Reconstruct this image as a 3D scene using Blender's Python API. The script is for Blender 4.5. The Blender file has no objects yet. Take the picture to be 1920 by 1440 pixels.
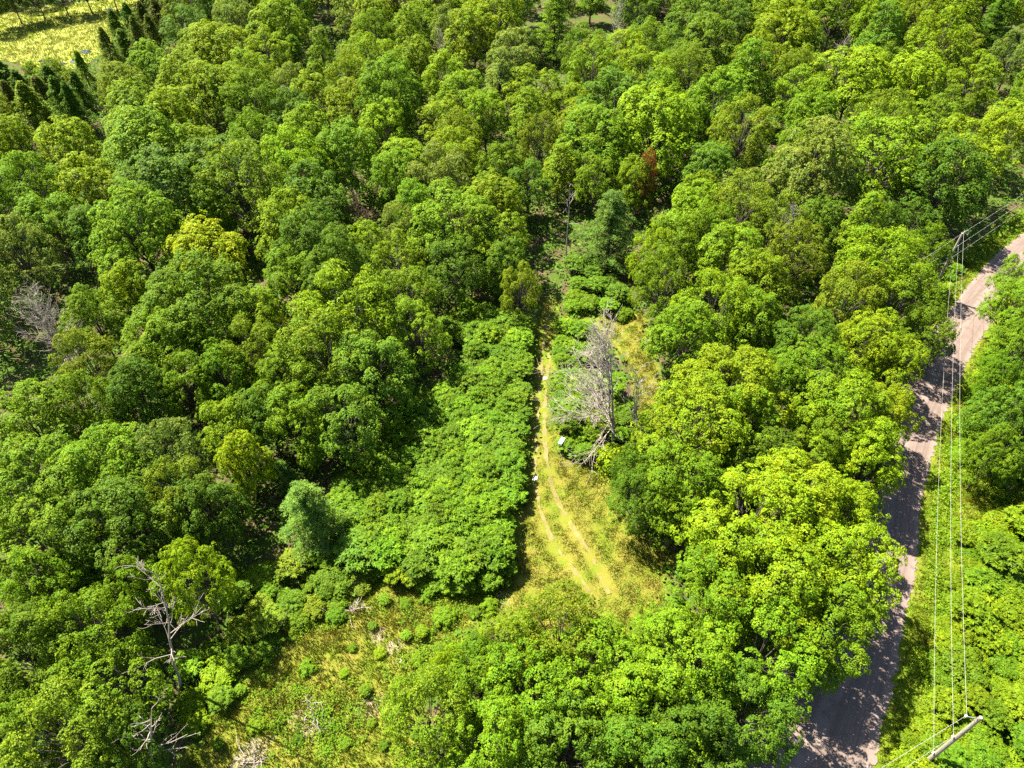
import bpy, math, random
import numpy as np
from mathutils import Vector

# ------------------------------------------------------------------ camera, world, sun, exposure
PITCH = math.radians(45.0); CAM_H = 65.0; F = 1333.0
scene = bpy.context.scene
cam_data = bpy.data.cameras.new("camera"); cam = bpy.data.objects.new("camera", cam_data)
scene.collection.objects.link(cam); scene.camera = cam
cam.location = (0, 0, CAM_H); cam.rotation_euler = (math.pi / 2 - PITCH, 0, 0)
cam_data.sensor_width = 36.0; cam_data.lens = 36.0 * F / 1920.0
cam_data.clip_start = 0.5; cam_data.clip_end = 6000.0

SUN_EL = math.radians(56.0)
SHADOW = (0.82, -0.57)                       # ground direction in which shadows fall
_n = math.hypot(*SHADOW); SHADOW = (SHADOW[0] / _n, SHADOW[1] / _n)
world = bpy.data.worlds.new("World"); scene.world = world; world.use_nodes = True
wn = world.node_tree.nodes; wl = world.node_tree.links
sky = wn.new("ShaderNodeTexSky"); sky.sky_type = 'NISHITA'; sky.sun_disc = False
sky.sun_elevation = SUN_EL; sky.sun_rotation = math.atan2(-SHADOW[0], -SHADOW[1])
bg = wn.get("Background") or wn.new("ShaderNodeBackground")
wl.new(sky.outputs[0], bg.inputs[0]); bg.inputs[1].default_value = 0.055
sun_data = bpy.data.lights.new("sun", 'SUN'); sun = bpy.data.objects.new("sun", sun_data)
scene.collection.objects.link(sun)
sun_data.energy = 5.0; sun_data.angle = math.radians(0.5); sun_data.color = (1.0, 0.93, 0.80)
ce = math.cos(SUN_EL)
sdir = Vector((SHADOW[0] * ce, SHADOW[1] * ce, -math.sin(SUN_EL)))
sun.rotation_euler = sdir.to_track_quat('-Z', 'Y').to_euler(); sun.location = (-100, 120, 200)
scene.view_settings.view_transform = 'Standard'; scene.view_settings.look = 'None'
scene.view_settings.exposure = 2.7; scene.view_settings.gamma = 1.0
scene.view_settings.use_curve_mapping = False
cy = scene.cycles
cy.max_bounces = 8; cy.diffuse_bounces = 5; cy.glossy_bounces = 2; cy.transmission_bounces = 5
cy.use_denoising = False

# ------------------------------------------------------------------ pixel <-> place
cP, sP = math.cos(PITCH), math.sin(PITCH)
def at(px, py, z=0.0):
    dx = (px - 960) / F; dy = (720 - py) / F
    d = (dx, cP + dy * sP, -sP + dy * cP)
    t = (z - CAM_H) / d[2]
    return (d[0] * t, d[1] * t, z)
def proj(x, y, z):
    dep = y * cP + (CAM_H - z) * sP
    if dep < 1: return (-9999, -9999, 1.0)
    up = y * sP - (CAM_H - z) * cP
    return (960 + F * x / dep, 720 - F * up / dep, dep)
def pole_z(x, y, py):
    lo, hi = -5.0, 40.0
    for _ in range(50):
        m = (lo + hi) / 2
        if proj(x, y, m)[1] > py: lo = m
        else: hi = m
    return lo
def in_poly(x, y, poly):
    c = False; j = len(poly) - 1
    for i in range(len(poly)):
        xi, yi = poly[i]; xj, yj = poly[j]
        if (yi > y) != (yj > y) and x < (xj - xi) * (y - yi) / (yj - yi) + xi: c = not c
        j = i
    return c
def in_poly_np(X, Y, poly):
    c = np.zeros(X.shape, bool); j = len(poly) - 1
    for i in range(len(poly)):
        xi, yi = poly[i]; xj, yj = poly[j]
        if yi != yj:
            c ^= ((yi > Y) != (yj > Y)) & (X < (xj - xi) * (Y - yi) / (yj - yi) + xi)
        j = i
    return c
def gp(poly): return [at(a, b)[:2] for a, b in poly]

rng = np.random.default_rng(11)
random.seed(5)

# ------------------------------------------------------------------ regions (ground outlines)
MARSH = [(-160, 60), (-40, 30), (0, 26), (80, 11), (170, 2), (270, -6), (268, 12), (240, 45), (215, 75), (180, 112), (130, 130), (60, 125), (0, 112), (-150, 120)]
CLEAR = [(1018, 560), (1045, 560), (1040, 610), (1030, 700), (1036, 800), (1045, 845), (1095, 862), (1140, 885), (1172, 960), (1200, 1010), (1262, 1022),
         (1258, 1062), (1240, 1150), (1170, 1200), (1080, 1220), (960, 1210), (905, 1150), (950, 1080), (978, 1020), (985, 940), (990, 840), (995, 740), (1003, 640)]
CLEAR2 = [(1120, 580), (1205, 590), (1235, 700), (1262, 790), (1240, 830), (1200, 790), (1185, 700), (1150, 650)]
SLOPE = [(640, 1120), (700, 1075), (800, 1072), (930, 1090), (930, 1150), (870, 1180), (850, 1260), (800, 1300), (790, 1480),
         (330, 1470), (360, 1400), (410, 1330), (470, 1240), (520, 1200), (590, 1150)]
SUMAC_A = [(880, 560), (940, 580), (1003, 598), (1000, 650), (990, 720), (985, 800), (975, 900), (965, 960), (955, 1020), (930, 1070), (870, 1085), (790, 1080),
           (720, 1060), (680, 1010), (630, 965), (615, 920), (675, 875), (735, 785), (780, 735), (850, 705), (885, 650), (815, 600)]
SUMAC_B = [(1040, 600), (1085, 590), (1130, 600), (1145, 650), (1120, 700), (1100, 760), (1120, 850), (1060, 845), (1038, 800), (1032, 700)]
VERGE_R = [(1700, 1160), (1722, 1040), (1732, 935), (1745, 885), (1760, 820), (1785, 750), (1822, 672), (1850, 630), (1830, 720), (1805, 800), (1790, 860), (1920, 900),
           (2000, 960), (2000, 1500), (1640, 1500), (1656, 1360), (1676, 1293)]
VERGE_L = [(1770, 560), (1800, 500), (1850, 440), (1880, 410), (1930, 385), (2050, 370), (2050, 400), (1920, 440), (1856, 501), (1798, 567), (1775, 610)]
ROAD_R = [(1590, 1640), (1618, 1530), (1640, 1440), (1653, 1360), (1673, 1293), (1697, 1160), (1711, 1100), (1720, 1040), (1727, 935), (1741, 885), (1756, 820), (1782, 750), (1817, 672), (1843, 630),
          (1882, 567), (1935, 505), (2010, 440), (2110, 375), (2250, 300)]
ROAD_W = [13.0, 11.5, 10.0, 8.8, 8.0, 7.0, 6.6, 6.3, 6.2, 6.0, 5.8, 5.6, 5.4, 5.3, 5.2, 5.2, 5.2, 5.2, 5.2]

def catmull(pts, n):
    out = []
    P = [pts[0]] + list(pts) + [pts[-1]]
    for i in range(1, len(P) - 2):
        p0, p1, p2, p3 = [np.array(q, float) for q in P[i - 1:i + 3]]
        for k in range(n):
            t = k / n
            out.append(0.5 * ((2 * p1) + (-p0 + p2) * t + (2 * p0 - 5 * p1 + 4 * p2 - p3) * t * t + (-p0 + 3 * p1 - 3 * p2 + p3) * t ** 3))
    out.append(np.array(P[-2], float))
    return np.array(out)
rr = catmull([at(*p)[:2] + (w,) for p, w in zip(ROAD_R, ROAD_W)], 14)
_t = np.gradient(rr[:, :2], axis=0); _t /= np.linalg.norm(_t, axis=1)[:, None]
_nl = np.stack([-_t[:, 1], _t[:, 0]], 1)
road_right = rr[:, :2]; road_left = rr[:, :2] + _nl * rr[:, 2:3]
road_poly = [tuple(p) for p in road_right] + [tuple(p) for p in road_left[::-1]]
road_mid = (road_right + road_left) / 2

def road_dist(x, y):
    return np.sqrt(((road_mid - np.array([x, y])) ** 2).sum(1).min())

def ground_z(X, Y):
    X = np.asarray(X, float); Y = np.asarray(Y, float)
    z = 0.22 * np.sin(X * 0.31 + 1.3) * np.sin(Y * 0.27) + 0.16 * np.sin(X * 0.83 + Y * 0.5) * np.sin(Y * 0.71 - 0.4 * X) + 0.10 * np.sin(1.7 * X - 0.6 * Y) * np.sin(1.9 * Y + .5 * X)
    d = np.full(X.shape, 1e9)
    for m in road_mid[::3]:
        d = np.minimum(d, (X - m[0]) ** 2 + (Y - m[1]) ** 2)
    d = np.sqrt(d); k = np.clip((d - 6.5) / 5.0, 0, 1)
    z = z * k - 0.35 * np.exp(-((d - 6.2) / 1.3) ** 2) * np.clip((d - 4.8) / 1.2, 0, 1)
    mx, my = at(90, 70)[:2]
    dm = np.hypot((X - mx) / 60, (Y - my) / 55)
    z = z * np.clip((dm - 0.8) / .5, 0, 1)
    far = np.clip((np.hypot(X, Y) - 330) / 200, 0, 1)
    return z * (1 - far)

# ------------------------------------------------------------------ materials
def mat(name):
    m = bpy.data.materials.new(name); m.use_nodes = True
    nt = m.node_tree; nt.nodes.clear()
    return m, nt, nt.nodes, nt.links
def node(nt, kind, **kw):
    n = nt.nodes.new(kind)
    for k, v in kw.items(): setattr(n, k, v)
    return n
def mixc(nt, fac, a, b, blend='MIX'):
    n = nt.nodes.new("ShaderNodeMix"); n.data_type = 'RGBA'; n.blend_type = blend
    for sock, v in ((n.inputs[0], fac), (n.inputs[6], a), (n.inputs[7], b)):
        if hasattr(v, 'is_output') or isinstance(v, bpy.types.NodeSocket): nt.links.new(v, sock)
        else: sock.default_value = v if not isinstance(v, tuple) else (v + (1,) if len(v) == 3 else v)
    return n.outputs[2]
def noise(nt, scale, detail=4, coord=None, rough=.6):
    n = nt.nodes.new("ShaderNodeTexNoise"); n.inputs['Scale'].default_value = scale; n.inputs['Detail'].default_value = detail; n.inputs['Roughness'].default_value = rough
    if coord is not None: nt.links.new(coord, n.inputs['Vector'])
    return n.outputs[0]
def ramp(nt, val, lo, hi):
    n = nt.nodes.new("ShaderNodeMapRange"); n.inputs[1].default_value = lo; n.inputs[2].default_value = hi; n.interpolation_type = 'SMOOTHSTEP'
    nt.links.new(val, n.inputs[0]); return n.outputs[0]
def attr(nt, name):
    n = nt.nodes.new("ShaderNodeAttribute"); n.attribute_name = name; return n.outputs['Fac']
def principled(nt, color, rough=.8, spec=.2, normal=None):
    b = nt.nodes.new("ShaderNodeBsdfPrincipled")
    if isinstance(color, bpy.types.NodeSocket): nt.links.new(color, b.inputs['Base Color'])
    else: b.inputs['Base Color'].default_value = color + (1,)
    b.inputs['Roughness'].default_value = rough; b.inputs['Specular IOR Level'].default_value = spec
    if normal is not None: nt.links.new(normal, b.inputs['Normal'])
    return b
def out(nt, sh):
    o = nt.nodes.new("ShaderNodeOutputMaterial"); nt.links.new(sh, o.inputs[0])
def bump(nt, h, strength=.4, dist=.05):
    n = nt.nodes.new("ShaderNodeBump"); n.inputs['Strength'].default_value = strength; n.inputs['Distance'].default_value = dist
    nt.links.new(h, n.inputs['Height']); return n.outputs[0]

def leaf_material(name, transl=0.38, rough=.62, spec=.10, tmul=(1.25, 1.15, .55), lo=.62):
    m, nt, N, L = mat(name)
    oi = N.new("ShaderNodeObjectInfo"); tone = attr(nt, "tone")
    mr = N.new("ShaderNodeMapRange"); mr.inputs[3].default_value = lo; mr.inputs[4].default_value = 2 - lo; L.new(tone, mr.inputs[0])
    sc = N.new("ShaderNodeVectorMath"); sc.operation = 'SCALE'; L.new(oi.outputs['Color'], sc.inputs[0]); L.new(mr.outputs[0], sc.inputs['Scale'])
    yel = mixc(nt, ramp(nt, tone, .55, 1.0), (1, 1, 1), (1.22, 1.06, .85))
    col = mixc(nt, 1.0, sc.outputs[0], yel, 'MULTIPLY')
    vn = noise(nt, .55, 3, N.new('ShaderNodeTexCoord').outputs['Object'])
    col = mixc(nt, 1.0, col, mixc(nt, ramp(nt, vn, .3, .7), (.84, .95, 1.0), (1.18, 1.06, .9)), 'MULTIPLY')
    b = principled(nt, col, rough, spec)
    tc = mixc(nt, 1.0, col, tmul, 'MULTIPLY')
    t = N.new("ShaderNodeBsdfTranslucent"); L.new(tc, t.inputs[0])
    mx = N.new("ShaderNodeMixShader"); mx.inputs[0].default_value = transl
    L.new(b.outputs[0], mx.inputs[1]); L.new(t.outputs[0], mx.inputs[2]); out(nt, mx.outputs[0])
    return m
M_LEAF = leaf_material("leaf"); M_NEEDLE = leaf_material("needle", .36, .65, .08, (1.05, 1.1, .7)); M_GRASS = leaf_material("grass_blade", .35, .6, .15, (1.1, 1.05, .6), .8)

def bark_material(name, a, b):
    m, nt, N, L = mat(name)
    tc = N.new("ShaderNodeTexCoord").outputs['Object']
    mp = N.new("ShaderNodeMapping"); mp.inputs['Scale'].default_value = (6, 6, 1.2); L.new(tc, mp.inputs[0])
    n1 = noise(nt, 2.5, 6, mp.outputs[0])
    p = principled(nt, mixc(nt, ramp(nt, n1, .35, .65), a, b), .9, .1, bump(nt, n1, .6, .03)); out(nt, p.outputs[0]); return m
M_BARK = bark_material("bark", (.04, .034, .026), (.105, .088, .068))
M_DEAD = bark_material("dead_wood", (.15, .125, .10), (.27, .23, .19))
M_BROWN = bark_material("brown_dead_twig", (0.0640, 0.0400, 0.0240), (0.1280, 0.0880, 0.0600))
M_POLE = bark_material("weathered_pole_wood", (0.1520, 0.1320, 0.0960), (0.2320, 0.2080, 0.1600))

def ground_material():
    m, nt, N, L = mat("ground_soil_and_grass")
    co = N.new("ShaderNodeTexCoord").outputs['Object']
    n1 = noise(nt, .35, 5, co); n2 = noise(nt, 2.2, 5, co); n3 = noise(nt, 9.0, 4, co)
    litter = mixc(nt, ramp(nt, n2, .35, .7), (.035, .028, .014), (.085, .06, .032))
    litter = mixc(nt, ramp(nt, n1, .40, .60), litter, (.035, .06, .008))
    green = mixc(nt, ramp(nt, n2, .3, .7), (0.0560, 0.0880, 0.0048), (0.0840, 0.1120, 0.0080))
    dry = mixc(nt, ramp(nt, n3, .3, .7), (0.1000, 0.0960, 0.0128), (0.1280, 0.1160, 0.0208))
    gr = N.new("ShaderNodeMath"); gr.operation = 'ADD'; L.new(attr(nt, "dry"), gr.inputs[0])
    ms = N.new("ShaderNodeMath"); ms.operation = 'MULTIPLY_ADD'; L.new(n1, ms.inputs[0]); ms.inputs[1].default_value = 1.6; ms.inputs[2].default_value = -.8; L.new(ms.outputs[0], gr.inputs[1])
    grass = mixc(nt, ramp(nt, gr.outputs[0], .2, .8), green, dry)
    g = N.new("ShaderNodeMath"); g.operation = 'MULTIPLY_ADD'; L.new(n2, g.inputs[0]); g.inputs[1].default_value = .7; L.new(attr(nt, "grass"), g.inputs[2])
    c = mixc(nt, ramp(nt, g.outputs[0], .55, 1.05), litter, grass)
    bsum = N.new("ShaderNodeMath"); bsum.operation = 'MULTIPLY_ADD'; L.new(n2, bsum.inputs[0]); bsum.inputs[1].default_value = .9; L.new(attr(nt, "bare"), bsum.inputs[2])
    c = mixc(nt, ramp(nt, bsum.outputs[0], .85, 1.2), c, mixc(nt, n3, (0.1360, 0.1080, 0.0640), (0.2160, 0.1720, 0.1120)))
    p = principled(nt, c, .95, .05, bump(nt, n3, .7, .12)); out(nt, p.outputs[0]); return m
M_GROUND = ground_material()

def road_material():
    m, nt, N, L = mat("road_gravel")
    co = N.new("ShaderNodeTexCoord").outputs['Object']
    uv = N.new("ShaderNodeUVMap").outputs[0]; sep = N.new("ShaderNodeSeparateXYZ"); L.new(uv, sep.inputs[0])
    mp = N.new("ShaderNodeMapping"); mp.inputs['Scale'].default_value = (22, .06, 1); L.new(uv, mp.inputs[0])
    streak = noise(nt, 1.0, 5, mp.outputs[0]); n2 = noise(nt, 1.1, 6, co); n3 = noise(nt, 22, 3, co)
    w = N.new("ShaderNodeMath"); w.operation = 'MULTIPLY'; L.new(sep.outputs[0], w.inputs[0]); w.inputs[1].default_value = 4 * math.pi
    ws = N.new("ShaderNodeMath"); ws.operation = 'COSINE'; L.new(w.outputs[0], ws.inputs[0])
    c = mixc(nt, ramp(nt, streak, .3, .7), (0.0784, 0.0584, 0.0496), (0.1264, 0.0944, 0.0784))
    c = mixc(nt, ramp(nt, ws.outputs[0], .1, 1.0), c, (0.1344, 0.1040, 0.0880))
    c = mixc(nt, ramp(nt, n2, .4, .75), c, (0.0840, 0.0648, 0.0528))
    c = mixc(nt, ramp(nt, n3, .58, .72), c, (0.1520, 0.1264, 0.1104))
    p = principled(nt, c, .95, .08, bump(nt, n3, .5, .03)); out(nt, p.outputs[0]); return m
M_ROAD = road_material()
def simple(name, a, b, scale=8, rough=.7, spec=.3, metal=0):
    m, nt, N, L = mat(name)
    co = N.new("ShaderNodeTexCoord").outputs['Object']; n1 = noise(nt, scale, 5, co)
    p = principled(nt, mixc(nt, ramp(nt, n1, .3, .7), a, b), rough, spec); p.inputs['Metallic'].default_value = metal; out(nt, p.outputs[0]); return m
M_RUT = simple("worn_track_soil", (0.0960, 0.0896, 0.0176), (0.1320, 0.1080, 0.0480), 1.6, .95, .05)
M_WHITE = simple("white_paint", (.78, .78, .78), (.82, .82, .81), 5, .4, .4)
M_STEEL = simple("galvanised_steel", (0.2240, 0.2280, 0.2320), (0.3040, 0.3040, 0.3040), 12, .45, .5, .6)
M_WIRE = simple("aluminium_wire", (0.1920, 0.1880, 0.1760), (0.2480, 0.2440, 0.2280), 3, .5, .5)
M_CERAM = simple("insulator_porcelain", (.55, .55, .55), (.65, .65, .63), 6, .25, .5)
M_STONE = simple("pale_stone", (0.2240, 0.2000, 0.1680), (0.3200, 0.2960, 0.2560), 4, .9, .1)
M_WATER = simple("pond_water", (.02, .03, .03), (.035, .045, .04), 2, .06, .6)
M_MARSH = simple("marsh_bed", (0.1360, 0.1520, 0.0240), (0.1840, 0.1880, 0.0400), .35, .95, .05)

# ------------------------------------------------------------------ object helpers
C = scene.collection
def tag(o, label=None, cat=None, group=None, kind=None):
    if label: o['label'] = label
    if cat: o['category'] = cat
    if group: o['group'] = group
    if kind: o['kind'] = kind
    return o
def mesh_np(name, V, Fq, mats, tone=None, smooth=False):
    """V (n,3), Fq (m,k) faces of equal size"""
    me = bpy.data.meshes.new(name); V = np.asarray(V, np.float32); Fq = np.asarray(Fq, np.int32)
    k = Fq.shape[1]; m = len(Fq)
    me.vertices.add(len(V)); me.vertices.foreach_set("co", V.ravel())
    me.loops.add(m * k); me.loops.foreach_set("vertex_index", Fq.ravel())
    me.polygons.add(m); me.polygons.foreach_set("loop_start", np.arange(0, m * k, k, dtype=np.int32))
    me.update(calc_edges=True)
    if smooth: me.polygons.foreach_set("use_smooth", np.ones(m, bool))
    if tone is not None:
        a = me.attributes.new("tone", 'FLOAT', 'FACE'); a.data.foreach_set("value", np.asarray(tone, np.float32))
    for x in (mats if isinstance(mats, (list, tuple)) else [mats]): me.materials.append(x)
    return me
def link(name, me, parent=None, loc=(0, 0, 0)):
    o = bpy.data.objects.new(name, me); C.objects.link(o); o.location = loc
    if parent is not None: o.parent = parent
    return o
def empty(name, loc, rz=0.0, sc=(1, 1, 1)):
    o = bpy.data.objects.new(name, None); C.objects.link(o); o.location = loc; o.rotation_euler = (0, 0, rz); o.scale = sc
    o.empty_display_size = .5; return o
def norm(a): return a / np.maximum(np.linalg.norm(a, axis=-1, keepdims=True), 1e-9)

def leaves(P, Nn, length, width, r, axis=None, fold=.18):
    """diamond leaves at P facing Nn -> V,F"""
    n = len(P); Nn = norm(Nn)
    a = r.normal(size=(n, 3)) if axis is None else axis
    u = norm(a - (a * Nn).sum(1)[:, None] * Nn); v = np.cross(Nn, u)
    ln = (length * r.uniform(.7, 1.3, n))[:, None] / 2; wd = (width * r.uniform(.7, 1.3, n))[:, None] / 2
    lift = Nn * (wd * fold * 2)
    V = np.empty((n, 4, 3)); V[:, 0] = P - u * ln; V[:, 1] = P + v * wd + lift; V[:, 2] = P + u * ln; V[:, 3] = P - v * wd + lift
    return V.reshape(-1, 3), np.arange(n * 4).reshape(n, 4)
def unit(r, n):
    return norm(r.normal(size=(n, 3)))

def tubes(segs, sides=6):
    """segs: list of (p0,p1,r0,r1)"""
    V, Fq = [], []
    for p0, p1, r0, r1 in segs:
        p0 = np.array(p0, float); p1 = np.array(p1, float); d = p1 - p0; L = np.linalg.norm(d)
        if L < 1e-6: continue
        d /= L; a = np.array([1., 0, 0]) if abs(d[0]) < .8 else np.array([0, 1., 0]); u = np.cross(d, a); u /= np.linalg.norm(u); v = np.cross(d, u)
        b = len(V)
        for p, rr_ in ((p0, r0), (p1, r1)):
            for k in range(sides):
                t = 2 * math.pi * k / sides; V.append(p + (u * math.cos(t) + v * math.sin(t)) * rr_)
        for k in range(sides):
            k2 = (k + 1) % sides; Fq.append((b + k, b + k2, b + sides + k2, b + sides + k))
    return np.array(V), np.array(Fq)
def polyline_segs(pts, r0, r1):
    n = len(pts) - 1
    return [(pts[i], pts[i + 1], r0 + (r1 - r0) * i / n, r0 + (r1 - r0) * (i + 1) / n) for i in range(n)]

# ------------------------------------------------------------------ tree prototypes (built at 1:1, crown radius R, height H)
def sprays(centres, normals, rad, per, leaf, r, flat=.6, upbias=.35, jitter=.55, aspect=.72):
    n = len(centres); normals = norm(normals)
    cen = np.repeat(centres, per, 0); nn = np.repeat(normals, per, 0); rr_ = np.repeat(rad, per)
    d = unit(r, n * per); s = (d * nn).sum(1, keepdims=True); d = np.where(s < -.15, d - 2 * s * nn, d)
    q = r.uniform(.55, 1.0, n * per) ** .7
    off = d * (rr_ * q)[:, None]; s2 = (off * nn).sum(1, keepdims=True); off = off - nn * s2 * (1 - flat)
    Pp = cen + off
    Nn = norm(d * .55 + nn * .45 + np.array([0, 0, upbias]) + unit(r, n * per) * jitter)
    tone = np.clip(.5 + np.repeat(r.normal(0, .13, n), per) + r.normal(0, .17, n * per), 0, 1)
    V, Fq = leaves(Pp, Nn, leaf, leaf * aspect, r)
    return V, Fq, tone

def crown_lobes(R, cb, ct, nl, r, lobe=.42, top=.9, narrow=0.0):
    """lobe centres/radii over an egg-shaped envelope between heights cb..ct"""
    out_ = []
    hz = (ct - cb)
    for i in range(nl):
        t = (i + .5) / nl
        zz = cb + hz * (.16 + .70 * t) + r.normal(0, .04) * hz
        k = (zz - cb) / hz
        env = math.sin(math.pi * min(1, max(0, .18 + .78 * k))) ** .75
        env *= (1 - narrow * k)
        rad = R * (1 - lobe * .8) * env * r.uniform(.75, 1.08)
        ang = i * 2.39996 + r.normal(0, .35)
        lr = R * lobe * r.uniform(.55, 1.3) * (1.0 - .2 * k)
        out_.append((rad * math.cos(ang), rad * math.sin(ang), zz, lr))
    out_.append((r.normal(0, .1) * R, r.normal(0, .1) * R, ct - R * lobe * .8, R * lobe * .85))
    return np.array(out_)

def deciduous(seed, R, H, leaf, spray_r, per, nl=13, lobe=.42, cover=1.5, base=.28, flat=.6, upbias=.35, narrow=0.0, jitter=.55, squash=.8):
    r = np.random.default_rng(seed); cb = H * base
    lob = crown_lobes(R, cb, H, nl, r, lobe, narrow=narrow)
    cen, nor = [], []
    for (x, y, z, lr) in lob:
        area = 4 * math.pi * lr * lr * squash * .8; n = int(cover * area / (math.pi * spray_r ** 2))
        d = unit(r, n); d = d[d[:, 2] > -.45]
        lump = 1 + .20 * np.sin(d[:, 0] * 6 + x) * np.sin(d[:, 1] * 6 + y) + .12 * np.sin(d[:, 0] * 13 + y) * np.sin(d[:, 2] * 11 + x) + r.normal(0, .12, len(d))
        p = d * lr * lump[:, None]; p[:, 2] *= squash; p += (x, y, z)
        keep = np.ones(len(p), bool)
        for (x2, y2, z2, l2) in lob:
            if (x2, y2, z2) == (x, y, z): continue
            q = (p - (x2, y2, z2)) / np.array([1, 1, squash]); keep &= (np.linalg.norm(q, axis=1) > l2 * .86)
        cen.append(p[keep]); dd = d[keep] * np.array([1, 1, .9]); nor.append(dd)
    cen = np.vstack(cen); nor = np.vstack(nor) + np.array([0, 0, .45])
    V, Fq, tone = sprays(cen, nor, spray_r * r.uniform(.5, 1.4, len(cen)), per, leaf, r, flat, upbias, jitter)
    crown = mesh_np("crown", V, Fq, M_LEAF, tone)
    segs = polyline_segs([(0, 0, -.5), (r.normal(0, .1), r.normal(0, .1), cb), (r.normal(0, .3), r.normal(0, .3), cb + (H - cb) * .55)], .028 * H * .6, .010 * H * .6)
    for (x, y, z, lr) in lob:
        z0 = cb * r.uniform(.75, 1.1) + .25 * (z - cb)
        mid = (x * .45, y * .45, z0 + (z - z0) * .6)
        segs += polyline_segs([(0, 0, z0), mid, (x * .85, y * .85, z - lr * .25)], .075 * H / 15, .02)
        for k in range(3):
            dd = unit(r, 1)[0] * lr * .75; segs.append((mid, (x + dd[0], y + dd[1], z + abs(dd[2]) * .5), .016, .006))
    V, Fq = tubes(segs, 5)
    return crown, mesh_np("trunk", V, Fq, M_BARK, smooth=True)

def pine(seed, R, H, leaf=.36, per=26):
    r = np.random.default_rng(seed); cen, nor, rad = [], [], []; segs = [((0, 0, -.5), (0, 0, H * .6), .2, .12), ((0, 0, H * .6), (0, 0, H), .12, .02)]
    z = H * .16
    while z < H * .985:
        k = (z - H * .16) / (H * .84); br = R * (1 - k) ** .62 * (.72 + .28 * math.sin(math.pi * min(1, k * 1.6 + .25))) + .25
        nb = 6 if k < .8 else 5; a0 = r.uniform(0, 6.28)
        for b in range(nb):
            a = a0 + b * 6.283 / nb + r.normal(0, .18); L = br * r.uniform(.72, 1.15); rise = (.10 + .5 * k) * L
            segs.append(((0, 0, z), (math.cos(a) * L, math.sin(a) * L, z + rise * .8), .05 * (1 - k) + .015, .01))
            for s in np.arange(.22, 1.03, .42 / max(L, .5)):
                wv = .36 * L * (1 - abs(s - .6) * 1.1) + .2
                for j in range(2):
                    o = r.uniform(-1, 1) * wv * .55
                    cen.append((math.cos(a) * L * s - math.sin(a) * o, math.sin(a) * L * s + math.cos(a) * o, z + rise * s + r.normal(.05, .1) - .1 * abs(o)))
                    nor.append((math.cos(a) * .35, math.sin(a) * .35, 1)); rad.append(r.uniform(.34, .62))
        z += H * .072 * r.uniform(.85, 1.15) * (1.2 - .5 * k)
    cen = np.array(cen); nor = np.array(nor); rad = np.array(rad)
    V, Fq, tone = sprays(cen, nor, rad, per, leaf, r, .5, .3, .8, .22)
    crown = mesh_np("crown", V, Fq, M_NEEDLE, tone); V, Fq = tubes(segs, 5)
    return crown, mesh_np("trunk", V, Fq, M_BARK, smooth=True)

def cedar(seed, R, H, leaf=.34, per=14):
    r = np.random.default_rng(seed); n = 420; k = r.uniform(0, 1, n) ** .75
    a = r.uniform(0, 6.283, n); rad = R * (1 - k) ** .9 * (.8 + .35 * np.sin(a * 4 + k * 13 + seed)) * r.uniform(.45, 1.2, n) + .05
    cen = np.stack([rad * np.cos(a), rad * np.sin(a), H * (.05 + .95 * k) + r.normal(0, .15, n)], 1); nor = np.stack([np.cos(a), np.sin(a), np.full(n, .8)], 1)
    V, Fq, tone = sprays(cen, nor, r.uniform(.25, .75, n) * (1.1 - .6 * k), 22, .26, r, .75, .3, .9, .35)
    crown = mesh_np("crown", V, Fq, M_NEEDLE, tone); V, Fq = tubes([((0, 0, -.5), (0, 0, H * .95), .16, .02)], 6)
    return crown, mesh_np("trunk", V, Fq, M_BARK, smooth=True)

def sumac(seed, R, H, n_ros=70, nl=11, ll=.5):
    """flat-topped shrub of rosettes of long drooping leaves on forked stems"""
    r = np.random.default_rng(seed); P, A, Nn, T = [], [], [], []; segs = []
    for i in range(n_ros):
        q = math.sqrt((i + .5) / n_ros) * R; a = i * 2.39996 + r.normal(0, .2)
        z = H * (1 - .22 * (q / R) ** 2.2) * r.uniform(.80, 1.08); c = np.array([q * math.cos(a), q * math.sin(a), z]); tb = r.normal(.5, .13)
        if i % 2 == 0: segs += [((c[0] * .2, c[1] * .2, -.3), (c[0] * .7, c[1] * .7, z * .6), .04, .028), ((c[0] * .7, c[1] * .7, z * .6), tuple(c), .028, .012)]
        for j in range(nl):
            t = 6.283 * j / nl + r.normal(0, .25); L = ll * r.uniform(.75, 1.25); droop = r.uniform(.05, .55)
            ax = np.array([math.cos(t), math.sin(t), -droop]); ax /= np.linalg.norm(ax)
            P.append(c + ax * L * .55 + (0, 0, .06)); A.append(ax); Nn.append(np.array([-ax[0] * ax[2], -ax[1] * ax[2], 1 - ax[2] ** 2]) + r.normal(0, .22, 3)); T.append(np.clip(tb + r.normal(0, .14), 0, 1))
    P = np.array(P); A = np.array(A); Nn = np.array(Nn)
    V, Fq = leaves(P, Nn, ll * 1.1, ll * .36, r, A, -.25)
    n = int(R * R * 40); a = r.uniform(0, 6.283, n); q = np.sqrt(r.uniform(0, 1, n)) * R * 1.02
    P2 = np.stack([q * np.cos(a), q * np.sin(a), H * (1 - .45 * (q / R) ** 2) * r.uniform(.1, .85, n)], 1)
    V2, F2 = leaves(P2, unit(r, n) + (0, 0, .8), ll * .8, ll * .3, r)
    crown = mesh_np("foliage", np.vstack([V, V2]), np.vstack([Fq, F2 + len(V)]), M_LEAF, np.concatenate([T, np.clip(r.normal(.45, .15, n), 0, 1)]))
    V, Fq = tubes(segs, 4)
    return crown, mesh_np("stems", V, Fq, M_BARK)

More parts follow.
